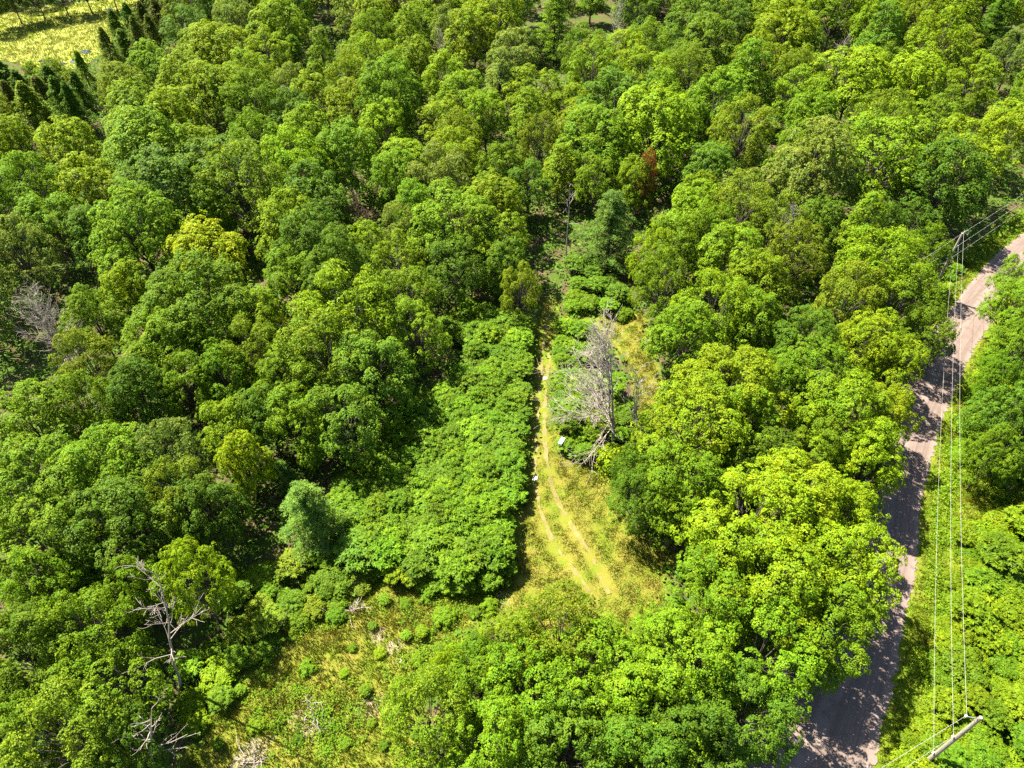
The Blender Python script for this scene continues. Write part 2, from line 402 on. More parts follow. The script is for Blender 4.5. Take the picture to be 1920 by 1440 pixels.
def bush(seed, R, H, leaf=.19, spray_r=.34, per=26, nl=13):
    r = np.random.default_rng(seed); lob = []
    for i in range(nl):
        a = i * 2.39996 + r.normal(0, .4); q = R * .85 * math.sqrt((i + .3) / nl); lr = R * r.uniform(.22, .46); lob.append((q * math.cos(a), q * math.sin(a), max(.3, H - lr * .8 - (q / R) * H * .35 * r.uniform(.6, 1.4)), lr))
    cen, nor = [], []
    for (x, y, z, lr) in lob:
        n = int(1.5 * 4 * lr * lr / spray_r ** 2 * .8); d = unit(r, n); d[:, 2] = np.where(d[:, 2] < -.5, -d[:, 2], d[:, 2])
        p = d * lr * r.uniform(.85, 1.12, (n, 1)) + (x, y, z); p[:, 2] = np.maximum(p[:, 2], .1); cen.append(p); nor.append(d + (0, 0, .4))
    cen = np.vstack(cen); nor = np.vstack(nor)
    V, Fq, tone = sprays(cen, nor, spray_r * r.uniform(.7, 1.3, len(cen)), per, leaf, r)
    segs = [((0, 0, -.3), (x, y, z), .04, .015) for (x, y, z, lr) in lob]
    n = 900; a = r.uniform(0, 6.283, n); q = np.sqrt(r.uniform(0, 1, n)) * R * 1.35
    V2, F2 = leaves(np.stack([q * np.cos(a), q * np.sin(a), H * .8 * (1.12 - (q / R / 1.35) ** 2) * r.uniform(.05, 1.1, n)], 1), unit(r, n) + (0, 0, 1.0), leaf, leaf * .6, r)
    V, Fq, tone = np.vstack([V, V2]), np.vstack([Fq, F2 + len(V)]), np.concatenate([tone, np.clip(r.normal(.5, .18, n), 0, 1)])
    W, Fw = tubes(segs, 4)
    return mesh_np("foliage", V, Fq, M_LEAF, tone), mesh_np("stems", W, Fw, M_BARK)

PROTO = {}
PROTO['maple_near'] = [(deciduous(100 + i, 6, 15, .19, .42, 34, nl=(34, 28, 40, 30, 36)[i], lobe=(.25, .29, .23, .27, .26)[i], cover=1.85, base=.2, jitter=.6, flat=.6, squash=(.78, 1.0, .74, 1.25, .88)[i], narrow=(0, .1, 0, .25, .1)[i]), 6, 15) for i in range(5)]
PROTO['maple'] = [(deciduous(200 + i, 6, 15, .235, .50, 30, nl=(32, 26, 38, 28, 30, 36, 24)[i], lobe=(.26, .30, .23, .27, .28, .24, .31)[i], cover=1.95, base=.2, jitter=.55, flat=.6, squash=(.8, 1.15, .75, 1.4, 1.0, 1.25, .9)[i], narrow=(0, .1, 0, .3, .15, .05, .2)[i]), 6, 15) for i in range(7)]
PROTO['ash'] = [(deciduous(300 + i, 5.4, 15, .20, .48, 32, nl=34, lobe=.22, cover=2.1, base=.16, flat=.8, upbias=.15, jitter=.7, squash=1.05), 5.4, 15) for i in range(4)]
PROTO['poplar'] = [(deciduous(400 + i, 4, 16, .22, .45, 26, nl=26, lobe=.30, cover=1.8, base=.16, flat=.8, narrow=.5, squash=1.15, jitter=.6), 4, 16) for i in range(3)]
PROTO['pine'] = [(pine(500 + i, 4.6, 14), 4.6, 14) for i in range(2)]
PROTO['cedar'] = [(cedar(600 + i, 2.2, 9), 2.2, 9) for i in range(3)]
PROTO['sumac'] = [(sumac(700 + i, 1.9, 3.2, 110, 11, .40), 1.9, 3.2) for i in range(4)]
PROTO['bush'] = [(bush(800 + i, 1.6, 2.0), 1.6, 2.0) for i in range(4)]

KIND_NAME = {'maple': 'maple_tree', 'maple_near': 'maple_tree', 'ash': 'ash_tree', 'poplar': 'poplar_tree', 'pine': 'pine_tree', 'cedar': 'cedar_tree', 'sumac': 'sumac_shrub', 'bush': 'leafy_shrub'}
PART = {'sumac': ('foliage', 'stems'), 'bush': ('foliage', 'stems')}
COL = {'lime': (.118, .186, .003), 'mid': (.086, .158, .004), 'deep': (.060, .118, .006), 'olive': (.098, .148, .006), 'blue': (.076, .136, .018), 'gold': (.150, .190, .002), 'bright': (.125, .205, .003), 'sumac': (.068, .128, .004), 'pale': (.106, .158, .020), 'dark': (.085, .112, .010), 'rust': (.16, .062, .016), 'verge': (.092, .142, .003)}
COLN = {'lime': 'bright yellow-green', 'mid': 'mid green', 'deep': 'deep green', 'olive': 'olive green', 'blue': 'blue-green', 'rust': 'rust-brown', 'verge': 'bright yellow-green', 'gold': 'golden yellow', 'bright': 'bright yellow-green', 'sumac': 'fresh green', 'pale': 'pale grey-green', 'dark': 'dark green'}
trees = []          # every plant: dict
def plant(kind, x, y, R, H, col, label=None, group=None, proto=None):
    fam = PROTO[kind]; i = random.randrange(len(fam)) if proto is None else proto
    (cr, tr), R0, H0 = fam[i]
    z = float(ground_z(np.array([x]), np.array([y]))[0])
    e = empty(KIND_NAME[kind], (x, y, z - .05), random.uniform(0, 6.283), (R / R0, R / R0, H / H0))
    pn = PART.get(kind, ('crown', 'trunk'))
    c = link(pn[0], cr, e); t = link(pn[1], tr, e)
    b = COL[col]; j = random.gauss(1, .09); h = random.gauss(0, .05)
    c.color = (b[0] * j * (1 + h), b[1] * j, b[2] * j, 1)
    trees.append(dict(o=e, kind=kind, x=x, y=y, R=R, H=H, col=col, label=label, group=group))
    return e
def height_for(kind, R):
    return {'maple': 6.2 + 1.3 * R, 'maple_near': 6.2 + 1.3 * R, 'ash': 6 + 1.6 * R, 'poplar': 6 + 2.3 * R, 'pine': 2.35 * R, 'cedar': 4.0 * R, 'sumac': 1.7 * R, 'bush': 1.0 * R}[kind]
def place(px, py, w, kind, col, label=None, group=None, H=None, proto=None):
    """crown centre seen at px,py with width w (in the photograph's pixels)"""
    zc = 8.0
    for _ in range(6):
        x, y, _z = at(px, py, zc); dep = proj(x, y, zc)[2]; R = w / 2 * dep / F * 1.14
        h = H or height_for(kind, R)
        zc = h * (.62 if kind not in ('sumac', 'bush', 'cedar', 'pine') else .5)
    return plant(kind, x, y, R, h, col, label, group, proto)

# ------------------------------------------------------------------ ground, marsh, road, track
def ground_sheet():
    xs = np.concatenate([[-3000, -1500, -800, -420, -260], np.arange(-200, 231, 1.25), [300, 460, 800, 1500, 3000]])
    ys = np.concatenate([[-3000, -1500, -700, -250, -90, -30], np.arange(0, 301, 1.25), [330, 400, 560, 900, 1700, 3200]])
    X, Y = np.meshgrid(xs, ys); Z = ground_z(X, Y)
    nx, ny = len(xs), len(ys)
    V = np.stack([X.ravel(), Y.ravel(), Z.ravel()], 1)
    idx = np.arange(nx * ny).reshape(ny, nx)
    Fq = np.stack([idx[:-1, :-1], idx[:-1, 1:], idx[1:, 1:], idx[1:, :-1]], -1).reshape(-1, 4)
    me = mesh_np("ground", V, Fq, M_GROUND, smooth=True)
    def blur(a, n):
        for _ in range(n):
            p = np.pad(a, 1, mode='edge'); a = (p[1:-1, 1:-1] * 2 + p[:-2, 1:-1] + p[2:, 1:-1] + p[1:-1, :-2] + p[1:-1, 2:]) / 6
        return a
    g = np.zeros(X.shape)
    for poly in (CLEAR, CLEAR2, SLOPE, SUMAC_A, SUMAC_B, VERGE_R, VERGE_L): g[in_poly_np(X, Y, gp(poly))] = 1
    rd = np.full(X.shape, 1e9)
    for m in road_mid[::2]: rd = np.minimum(rd, np.hypot(X - m[0], Y - m[1]))
    g[rd < 6.5] = 1
    dry = np.full(X.shape, .30)
    dry[in_poly_np(X, Y, gp(CLEAR))] = .62; dry[in_poly_np(X, Y, gp(CLEAR2))] = .72; dry[in_poly_np(X, Y, gp(SLOPE))] = .55
    bare = np.zeros(X.shape)
    for (a, b, r_) in ((590, 1350, 2.4), (560, 1345, 1.6), (710, 1190, 1.4), (690, 1325, 1.8), (480, 1405, 1.6), (940, 1128, 1.3), (740, 1215, 1.2), (1258, 1020, 1.2), (1210, 640, 1.5), (460, 1430, 1.8), (1890, 915, 1.2)):
        x, y, _ = at(a, b); bare = np.maximum(bare, .85 * np.exp(-((X - x) ** 2 + (Y - y) ** 2) / r_ ** 2))
    for nm, v in (("grass", blur(g, 1)), ("dry", blur(dry, 3)), ("bare", bare)):
        a = me.attributes.new(nm, 'FLOAT', 'POINT'); a.data.foreach_set("value", v.ravel().astype(np.float32))
    tag(link("ground", me), kind='structure')
ground_sheet()

def strip_sheet(name, L, Rr, m, z=None, lift=.02, across=6, uvs=True, kind='structure', jag=0.0, seed=1):
    r = np.random.default_rng(seed); n = len(L); V = []; U = []
    s = np.concatenate([[0], np.cumsum(np.linalg.norm(np.diff((L + Rr) / 2, axis=0), axis=1))])
    for i in range(n):
        jl, jr = r.normal(0, jag, 2)
        for k in range(across + 1):
            t = k / across; p = L[i] * (1 - t) + Rr[i] * t
            w = Rr[i] - L[i]; w = w / max(np.linalg.norm(w), 1e-6)
            if k == 0: p = p + w * jl
            if k == across: p = p + w * jr
            V.append((p[0], p[1], 0)); U.append((t, s[i]))
    V = np.array(V); V[:, 2] = ground_z(V[:, 0], V[:, 1]) + lift
    if name == 'road':
        tt = np.array(U)[:, 0]; V[:, 2] += .10 * (1 - (2 * tt - 1) ** 2)
    idx = np.arange(n * (across + 1)).reshape(n, across + 1)
    Fq = np.stack([idx[:-1, :-1], idx[:-1, 1:], idx[1:, 1:], idx[1:, :-1]], -1).reshape(-1, 4)
    me = mesh_np(name, V, Fq, m, smooth=True)
    uv = me.uv_layers.new(name="UVMap"); U = np.array(U, np.float32)
    uv.data.foreach_set("uv", U[Fq.ravel()].ravel())
    return tag(link(name, me), kind=kind)
def resample(P, step):
    d = np.concatenate([[0], np.cumsum(np.linalg.norm(np.diff(P, axis=0), axis=1))]); n = int(d[-1] / step) + 1
    s = np.linspace(0, d[-1], n); return np.stack([np.interp(s, d, P[:, 0]), np.interp(s, d, P[:, 1])], 1)
n_ = len(road_left); tpar = np.linspace(0, 1, n_)
tt_ = np.linspace(0, 1, 420)
RL = np.stack([np.interp(tt_, tpar, road_left[:, 0]), np.interp(tt_, tpar, road_left[:, 1])], 1)
RR = np.stack([np.interp(tt_, tpar, road_right[:, 0]), np.interp(tt_, tpar, road_right[:, 1])], 1)
strip_sheet('road', RL, RR, M_ROAD, lift=.05, across=10, jag=.16)

RUT_L = [(1040, 560), (1028, 600), (1019, 650), (1012, 720), (1007, 800), (1004, 870), (1006, 920), (1016, 965), (1036, 1010), (1062, 1050), (1090, 1088), (1104, 1110)]
RUT_R = [(1034, 640), (1027, 690), (1023, 750), (1021, 810), (1026, 870), (1040, 925), (1062, 968), (1088, 1012), (1112, 1052), (1132, 1092), (1142, 1115)]
def rut(pts, w, seed):
    P = resample(catmull([at(*p)[:2] for p in pts], 10), .5); T = np.gradient(P, axis=0); T /= np.linalg.norm(T, axis=1)[:, None]; Nn = np.stack([-T[:, 1], T[:, 0]], 1)
    r = np.random.default_rng(seed); ww = w * (1 + .35 * np.sin(np.arange(len(P)) * .37 + seed) * np.sin(np.arange(len(P)) * .11)) + r.normal(0, .05, len(P)); ww = np.clip(ww, .12, 1)[:, None]
    strip_sheet('track_rut', P + Nn * ww, P - Nn * ww, M_RUT, lift=.03, across=4, jag=.06, seed=seed)
    return P
rutL = rut(RUT_L, .20, 3); rutR = rut(RUT_R, .22, 4)

def poly_sheet(name, poly, m, lift, sub=None, kind='structure', jag=.0, seed=2):
    r = np.random.default_rng(seed); P = catmull(list(poly) + [poly[0]], 8)[:-1]
    P = P + r.normal(0, jag, P.shape); c = P.mean(0); n = len(P)
    rings = 5; V = [(c[0], c[1], lift)]
    for k in range(1, rings + 1):
        for p in P: q = c + (p - c) * k / rings; V.append((q[0], q[1], lift))
    me = bpy.data.meshes.new(name); Fq = [(0, 1 + i, 1 + (i + 1) % n) for i in range(n)]
    for k in range(rings - 1):
        b0, b1 = 1 + k * n, 1 + (k + 1) * n
        Fq += [(b0 + i, b1 + i, b1 + (i + 1) % n, b0 + (i + 1) % n) for i in range(n)]
    me.from_pydata(V, [], Fq); me.materials.append(m); me.update()
    return tag(link(name, me), kind=kind)
marsh_xy = gp(MARSH)
poly_sheet('marsh', marsh_xy, M_MARSH, .06, jag=.4)
for i, (a, b, w, h) in enumerate(((86, 116, 12, 5), (142, 116, 10, 5), (162, 97, 10, 4), (205, 18, 9, 2), (118, 121, 8, 3))):
    pts = [at(a + w * math.cos(t) * random.uniform(.7, 1.2), b + h * math.sin(t) * random.uniform(.7, 1.2))[:2] for t in np.linspace(0, 6.283, 9)[:-1]]
    poly_sheet('water', pts, M_WATER, .12, jag=.15, seed=i)

# ------------------------------------------------------------------ grass and reeds (what nobody could count)
def blades(name, X, Y, hgt, wid, per, spread, cols, r, m=M_GRASS, lean=.45):
    """every tuft: `per` bent single-triangle blades; cols = per-tuft tone"""
    n = len(X) * per; Z = ground_z(X, Y)
    bx = np.repeat(X, per) + r.normal(0, spread, n); by = np.repeat(Y, per) + r.normal(0, spread, n); bz = np.repeat(Z, per)
    h = np.repeat(hgt, per) * r.uniform(.6, 1.25, n); a = r.uniform(0, 6.283, n); l = np.abs(r.normal(0, lean, n)) * h
    V = np.empty((n, 3, 3)); cw, sw = np.cos(a + 1.57) * wid, np.sin(a + 1.57) * wid
    V[:, 0] = np.stack([bx - cw, by - sw, bz - .03], 1); V[:, 1] = np.stack([bx + cw, by + sw, bz - .03], 1); V[:, 2] = np.stack([bx + np.cos(a) * l, by + np.sin(a) * l, bz + h], 1)
    me = mesh_np(name, V.reshape(-1, 3), np.arange(n * 3).reshape(n, 3), m, np.clip(np.repeat(cols, per) + r.normal(0, .1, n), 0, 1))
    return link(name, me)
def scatter(poly_xy, dens, r, bounds=None):
    P = np.array(poly_xy); x0, y0 = P.min(0); x1, y1 = P.max(0); n = int((x1 - x0) * (y1 - y0) * dens)
    X = r.uniform(x0, x1, n); Y = r.uniform(y0, y1, n); k = in_poly_np(X, Y, poly_xy); return X[k], Y[k]
def rut_dist(X, Y):
    d = np.full(X.shape, 1e9)
    for p in np.vstack([rutL[::2], rutR[::2]]): d = np.minimum(d, np.hypot(X - p[0], Y - p[1]))
    return d
def fnoise(X, Y, s, seed):
    r = np.random.default_rng(seed); v = 0
    for k in range(6):
        a = r.uniform(0, 6.28); f = s * r.uniform(.6, 1.9); v = v + np.sin((X * math.cos(a) + Y * math.sin(a)) * f + r.uniform(0, 6.28))
    return v / 6
g1 = np.random.default_rng(21)
def grass(polys, dens, h, col, seed, minroad=3.6, hvar=.5, dryish=.5):
    XS, YS = [], []
    for p in polys:
        X, Y = scatter(gp(p), dens, g1); XS.append(X); YS.append(Y)
    X = np.concatenate(XS); Y = np.concatenate(YS)
    rd = np.full(X.shape, 1e9)
    for i in range(0, len(road_mid), 2): rd = np.minimum(rd, np.hypot(X - road_mid[i, 0], Y - road_mid[i, 1]) - rr[i, 2] * .5 + 3)
    k = (rd > minroad - .3 + g1.normal(0, .25, len(X))) & (rut_dist(X, Y) > .17 + np.abs(g1.normal(0, .14, len(X))))
    X, Y = X[k], Y[k]; nz = fnoise(X, Y, .55, seed); nz2 = fnoise(X, Y, 1.6, seed + 1)
    rk = rut_dist(X, Y); low = np.clip((rk - .2) / 1.2, .35, 1)
    hh = h * (1 + hvar * nz) * low * g1.uniform(.7, 1.3, len(X))
    tone = np.clip(dryish + .55 * nz + .3 * nz2, 0, 1)
    dry = tone + g1.normal(0, .12, len(X)) > .52
    for sel, c, nm in ((dry, col[0], 'dry_grass'), (~dry, col[1], 'green_grass')):
        o = blades(nm, X[sel], Y[sel], hh[sel], .035, 5, .13, g1.uniform(.3, .7, sel.sum()), g1); o.color = c + (1,); tag(o, kind='stuff')
DRY = (0.1200, 0.1160, 0.0192); GREEN = (0.0800, 0.1184, 0.0080)
grass([CLEAR, CLEAR2], 46, .14, (DRY, GREEN), 31, dryish=.58)
grass([SLOPE], 22, .42, ((0.1320, 0.1240, 0.0176), (0.0784, 0.1136, 0.0064)), 33, dryish=.5)
grass([VERGE_R, VERGE_L], 14, .42, ((0.1360, 0.1480, 0.0120), (0.0800, 0.1320, 0.0040)), 35, dryish=.30)
X, Y = scatter(marsh_xy, 2.6, g1); nz = fnoise(X, Y, .12, 41) + .5 * fnoise(X, Y, .5, 42)
k = np.ones(len(X), bool)
for o in [o for o in bpy.data.objects if o.name.startswith('water')]:
    vs = [(v.co.x, v.co.y) for v in o.data.vertices][-64:]; k &= ~in_poly_np(X, Y, vs)
X, Y, nz = X[k], Y[k], nz[k]; sel = nz + g1.normal(0, .2, len(X)) > 0
for s, c, nm in ((sel, (0.1520, 0.1720, 0.0400), 'pale_reeds'), (~sel, (0.1120, 0.1560, 0.0128), 'green_reeds')):
    o = blades(nm, X[s], Y[s], np.full(s.sum(), .5), .09, 6, .4, g1.uniform(.3, .7, s.sum()), g1); o.color = c + (1,); tag(o, kind='stuff')

def herb(name, X, Y, hmax, size, per, spread, col, r, seed):
    n = len(X) * per; hz = np.clip(hmax * (1 + .7 * fnoise(X, Y, .8, seed)), .1, None)
    bx = np.repeat(X, per) + r.normal(0, spread, n); by = np.repeat(Y, per) + r.normal(0, spread, n)
    q = np.hypot(bx - np.repeat(X, per), by - np.repeat(Y, per)) / spread
    z = ground_z(bx, by) + np.repeat(hz, per) * np.clip(1.1 - .3 * q, .1, 1.2) * r.uniform(.35, 1.0, n)
    V, Fq = leaves(np.stack([bx, by, z], 1), unit(r, n) * .6 + (0, 0, 1), size, size * .55, r)
    o = link(name, mesh_np(name, V, Fq, M_LEAF, np.clip(r.normal(.5, .2, n), 0, 1))); o.color = col + (1,); tag(o, kind='stuff')
def thin(X, Y, seed, f, lo):
    k = fnoise(X, Y, f, seed) + g1.normal(0, .12, len(X)) > lo; k &= rut_dist(X, Y) > .7
    rd = np.full(X.shape, 1e9)
    for i in range(0, len(road_mid), 2): rd = np.minimum(rd, np.hypot(X - road_mid[i, 0], Y - road_mid[i, 1]) - rr[i, 2] * .5)
    k &= rd > 1.0; return X[k], Y[k]
X, Y = thin(*scatter(gp(SLOPE), 4, g1), 91, .45, .05); herb('weeds', X, Y, .55, .2, 14, .3, (.085, .165, .006), g1, 92)
X, Y = thin(*scatter(gp(VERGE_R), 4, g1), 93, .5, .0); herb('weeds', X, Y, .6, .2, 14, .3, (.10, .185, .005), g1, 94)
X, Y = thin(*scatter(gp(CLEAR), 1.6, g1), 95, .6, .22); herb('weeds', X, Y, .3, .16, 10, .2, (.085, .165, .006), g1, 96)
X = g1.uniform(-110, 130, 26000); Y = g1.uniform(10, 190, 26000); k = np.abs(X) < 45 + .75 * Y; X, Y = X[k], Y[k]
for pl in (MARSH, CLEAR, CLEAR2, SLOPE, VERGE_R): k = ~in_poly_np(X, Y, gp(pl)); X, Y = X[k], Y[k]
X, Y = thin(X, Y, 97, .2, -.75); herb('undergrowth', X, Y, 1.4, .55, 7, .7, (.055, .12, .006), g1, 98)

# ------------------------------------------------------------------ trees set out one by one
M, N, A, P = 'maple', 'maple_near', 'ash', 'poplar'
LIST = [
 # near, left
 (60, 790, 150, M, 'mid'), (85, 905, 210, N, 'mid'), (195, 880, 170, N, 'mid'), (75, 1015, 200, N, 'mid'), (215, 985, 190, N, 'deep'), (320, 855, 130, A, 'pale'), (430, 800, 110, M, 'lime'),
 (455, 865, 90, M, 'lime'), (395, 960, 120, M, 'deep'), (340, 930, 130, A, 'olive'), (250, 1105, 110, N, 'mid'), (55, 1230, 190, N, 'mid'), (165, 1190, 170, A, 'mid'), (215, 1290, 170, N, 'mid'), 
 (130, 1380, 200, A, 'olive'), (20, 1370, 150, N, 'mid'), (240, 1400, 130, N, 'deep'), (90, 1110, 140, A, 'mid'),
 # bottom middle
 (1050, 1190, 160, A, 'olive'), (955, 1225, 150, N, 'mid'), (1130, 1225, 120, N, 'mid'), (1110, 1270, 200, N, 'mid'), (1000, 1300, 200, N, 'mid'), (900, 1270, 130, N, 'mid'), (800, 1345, 165, A, 'olive'), (920, 1400, 190, N, 'mid'),
 (1060, 1410, 200, N, 'deep'), (1210, 1330, 210, N, 'mid'), (1190, 1440, 200, N, 'deep'), (1290, 1400, 190, N, 'deep'),
 # great roadside maples
 (1410, 985, 240, N, 'lime'), (1500, 935, 190, N, 'lime'), (1578, 960, 125, N, 'lime'), (1578, 1060, 190, N, 'lime'), (1440, 1090, 230, N, 'lime'), (1345, 1125, 180, N, 'mid'), (1542, 1175, 180, N, 'mid'),
 (1430, 1220, 210, N, 'mid'), (1280, 1235, 200, N, 'mid'), (1258, 1205, 130, N, 'mid'), (1400, 1330, 170, N, 'deep'),
 (1300, 800, 190, N, 'lime'), (1275, 900, 160, N, 'mid'), (1370, 735, 190, N, 'lime'), (1430, 865, 125, N, 'deep'), (1585, 785, 185, N, 'lime'), (1625, 870, 135, N, 'lime'), (1530, 850, 120, N, 'mid'), (1655, 775, 105, N, 'lime'), (1385, 800, 140, N, 'mid'),
 (1275, 952, 115, N, 'mid'), (1195, 935, 95, N, 'deep'), (1185, 890, 80, N, 'deep'),
 (1625, 645, 130, N, 'lime'), (1672, 680, 105, N, 'lime'), (1535, 700, 130, N, 'mid'), (1510, 640, 120, N, 'deep'), (1460, 720, 120, M, 'mid'),
 # right of the road
 (1910, 512, 75, N, 'mid'), (1902, 575, 100, N, 'mid'), (1915, 650, 100, N, 'mid'), (1872, 705, 70, N, 'mid'), (1885, 775, 120, N, 'deep'), (1865, 850, 90, N, 'mid'), (1915, 840, 100, N, 'deep'),
 # middle right
 (1145, 432, 122, 'pine', 'blue'), (1190, 340, 75, M, 'lime'), (1310, 360, 70, M, 'lime'), (1115, 335, 75, M, 'mid'), (1600, 150, 145, M, 'lime'), (1700, 170, 125, M, 'lime'), (1650, 290, 170, M, 'mid'), (1672, 225, 90, M, 'lime'),
 (1800, 285, 140, M, 'lime'), (1885, 250, 110, M, 'lime'), (1770, 215, 85, A, 'olive'), (1705, 420, 75, M, 'deep'), (1395, 240, 105, A, 'olive'), (1520, 225, 100, M, 'mid'), (1485, 295, 90, M, 'mid'), (1340, 190, 110, M, 'mid'),
 (1170, 105, 90, M, 'lime'), (1110, 120, 80, A, 'olive'), (1000, 170, 95, M, 'lime'), (1300, 45, 105, M, 'deep'), (1195, 25, 80, M, 'deep'), (1460, 30, 105, M, 'lime'), (1515, 75, 60, M, 'deep'), (1420, 110, 85, A, 'lime'),
 (1240, 180, 85, M, 'mid'), (1285, 225, 80, M, 'mid'), (1085, 240, 85, M, 'lime'), (1010, 265, 80, A, 'olive'), (990, 345, 85, M, 'deep'), (1300, 395, 105, M, 'mid'), (1390, 385, 115, A, 'olive'), (1260, 450, 100, M, 'mid'), (1335, 440, 95, A, 'mid'),
 (1460, 425, 105, A, 'olive'), (1535, 425, 90, M, 'deep'), (1490, 475, 110, A, 'olive'), (1370, 485, 120, M, 'mid'), (1225, 475, 75, A, 'lime'), (1240, 530, 105, A, 'mid'), (1420, 530, 115, M, 'lime'), (1335, 575, 130, A, 'lime'),
 (1290, 625, 125, M, 'mid'), (1410, 600, 110, M, 'mid'), (1650, 500, 150, A, 'lime'), (1690, 555, 125, A, 'mid'), (1590, 560, 120, A, 'olive'), (1735, 625, 95, N, 'mid'), (1730, 470, 85, A, 'mid'), (1640, 420, 90, M, 'deep'),
 # middle left
 (390, 485, 140, M, 'gold'), (370, 570, 190, N, 'mid'), (640, 585, 180, A, 'lime'), (615, 665, 170, A, 'olive'), (700, 700, 150, M, 'deep'), (480, 600, 110, M, 'lime'), (550, 520, 110, M, 'mid'), (240, 540, 95, M, 'lime'), (35, 470, 120, A, 'pale'),
 (180, 600, 110, N, 'mid'), (165, 680, 110, A, 'olive'), (310, 640, 140, N, 'mid'), (345, 715, 100, N, 'mid'), (415, 700, 100, M, 'mid'), (540, 700, 120, N, 'mid'), (560, 790, 120, M, 'mid'), (640, 790, 140, M, 'deep'), (260, 740, 120, M, 'deep'), (150, 760, 120, A, 'mid'),
 (470, 660, 110, A, 'olive'), (500, 780, 110, M, 'deep'), (760, 560, 110, N, 'mid'), (745, 490, 95, M, 'lime'), (850, 420, 150, M, 'mid'), (925, 440, 120, M, 'mid'), (850, 500, 110, M, 'deep'), (780, 620, 110, M, 'mid'), (950, 500, 80, M, 'deep'), (975, 540, 70, A, 'olive'),
 (270, 285, 165, M, 'mid'), (305, 360, 180, M, 'deep'), (170, 345, 110, M, 'lime'), (135, 285, 110, M, 'lime'), (30, 270, 80, M, 'lime'), (55, 345, 110, A, 'mid'), (105, 425, 120, M, 'mid'), (185, 440, 110, M, 'deep'), (450, 345, 145, A, 'olive'), (390, 395, 105, M, 'mid'),
 (540, 420, 115, M, 'lime'), (650, 290, 125, M, 'mid'), (575, 255, 100, M, 'lime'), (255, 215, 120, M, 'lime'), (320, 225, 100, M, 'lime'), (385, 175, 115, M, 'lime'), (445, 175, 90, M, 'lime'), (235, 165, 90, M, 'lime'), (285, 125, 85, M, 'mid'), (350, 55, 85, M, 'deep'),
 (520, 45, 105, M, 'lime'), (500, 100, 80, M, 'lime'), (440, 40, 80, A, 'pale'), (555, 110, 60, 'pine', 'mid'), (605, 100, 55, P, 'lime'), (550, 165, 75, A, 'pale'), (475, 155, 80, A, 'lime'), (820, 330, 115, A, 'pale'), (740, 330, 95, M, 'mid'),
 (780, 395, 90, M, 'mid'), (935, 325, 90, M, 'mid'), (910, 220, 90, M, 'lime'), (750, 425, 75, A, 'pale'), (685, 460, 85, M, 'lime'), (740, 155, 90, M, 'mid'), (785, 120, 80, M, 'lime'), (890, 65, 110, M, 'lime'), (845, 55, 70, A, 'pale'), (700, 60, 75, A, 'mid'),
 (1040, 50, 95, 'pine', 'mid'), (1860, 55, 90, 'pine', 'deep'), (1905, 100, 80, A, 'pale'), (1500, 140, 85, A, 'olive'), (1830, 150, 90, M, 'lime'), (650, 200, 90, M, 'lime'), (720, 240, 90, M, 'lime'), (840, 150, 90, M, 'lime'), (860, 255, 85, A, 'olive'), (480, 260, 95, A, 'mid'), (380, 280, 80, M, 'lime'),
]
for t in LIST: place(*t)
place(580, 965, 132, 'pine', 'blue', 'pale blue-green pine with soft layered boughs at the top of the grassy slope')
place(532, 890, 58, 'pine', 'blue', 'small blue-green pine tucked behind the pale pine on the slope')
place(362, 1085, 125, N, 'bright', 'bright yellow-green young maple beside the leaning dead tree', H=13)
place(848, 1258, 76, N, 'bright', 'small lime-yellow sapling crown at the edge of the grassy slope', H=8)
for t, l in zip([t for t in trees if t['kind'] == 'pine'], ('blue-green pine standing alone beside the grassy track', None)):
    if l: t['label'] = l
for t in trees:
    if t['col'] == 'gold' and not t['label']: t['label'] = 'golden yellow maple standing out of the green forest'
place(1213, 332, 34, A, 'rust', 'small rust-brown dying tree between green crowns above the track pine', H=13)
for a, b, w in ((-30, 0, 60), (15, -14, 60), (60, -22, 60), (105, -30, 60), (150, -34, 60), (200, -38, 60), (255, -34, 60)): place(a, b, w, M, 'deep')
# cedars round the marsh
for a, b, w in ((222, 62, 34), (246, 45, 34), (272, 40, 36), (298, 34, 34), (236, 88, 34), (262, 78, 32), (288, 70, 34), (205, 98, 30), (10, 150, 46), (42, 168, 46), (82, 182, 48), (120, 196, 46), (150, 172, 44), (26, 196, 44), (140, 205, 40), (160, 140, 36), (60, 205, 44), (100, 160, 40)):
    place(a, b, w * random.uniform(1.2, 1.8), 'cedar', random.choice(['dark', 'dark', 'olive', 'deep']), H=random.uniform(7.5, 10.5))
for a, b, w in ((62, 138, 40), (100, 132, 40), (85, 152, 42), (132, 150, 34)): place(a, b, w, 'maple', 'lime', H=7)

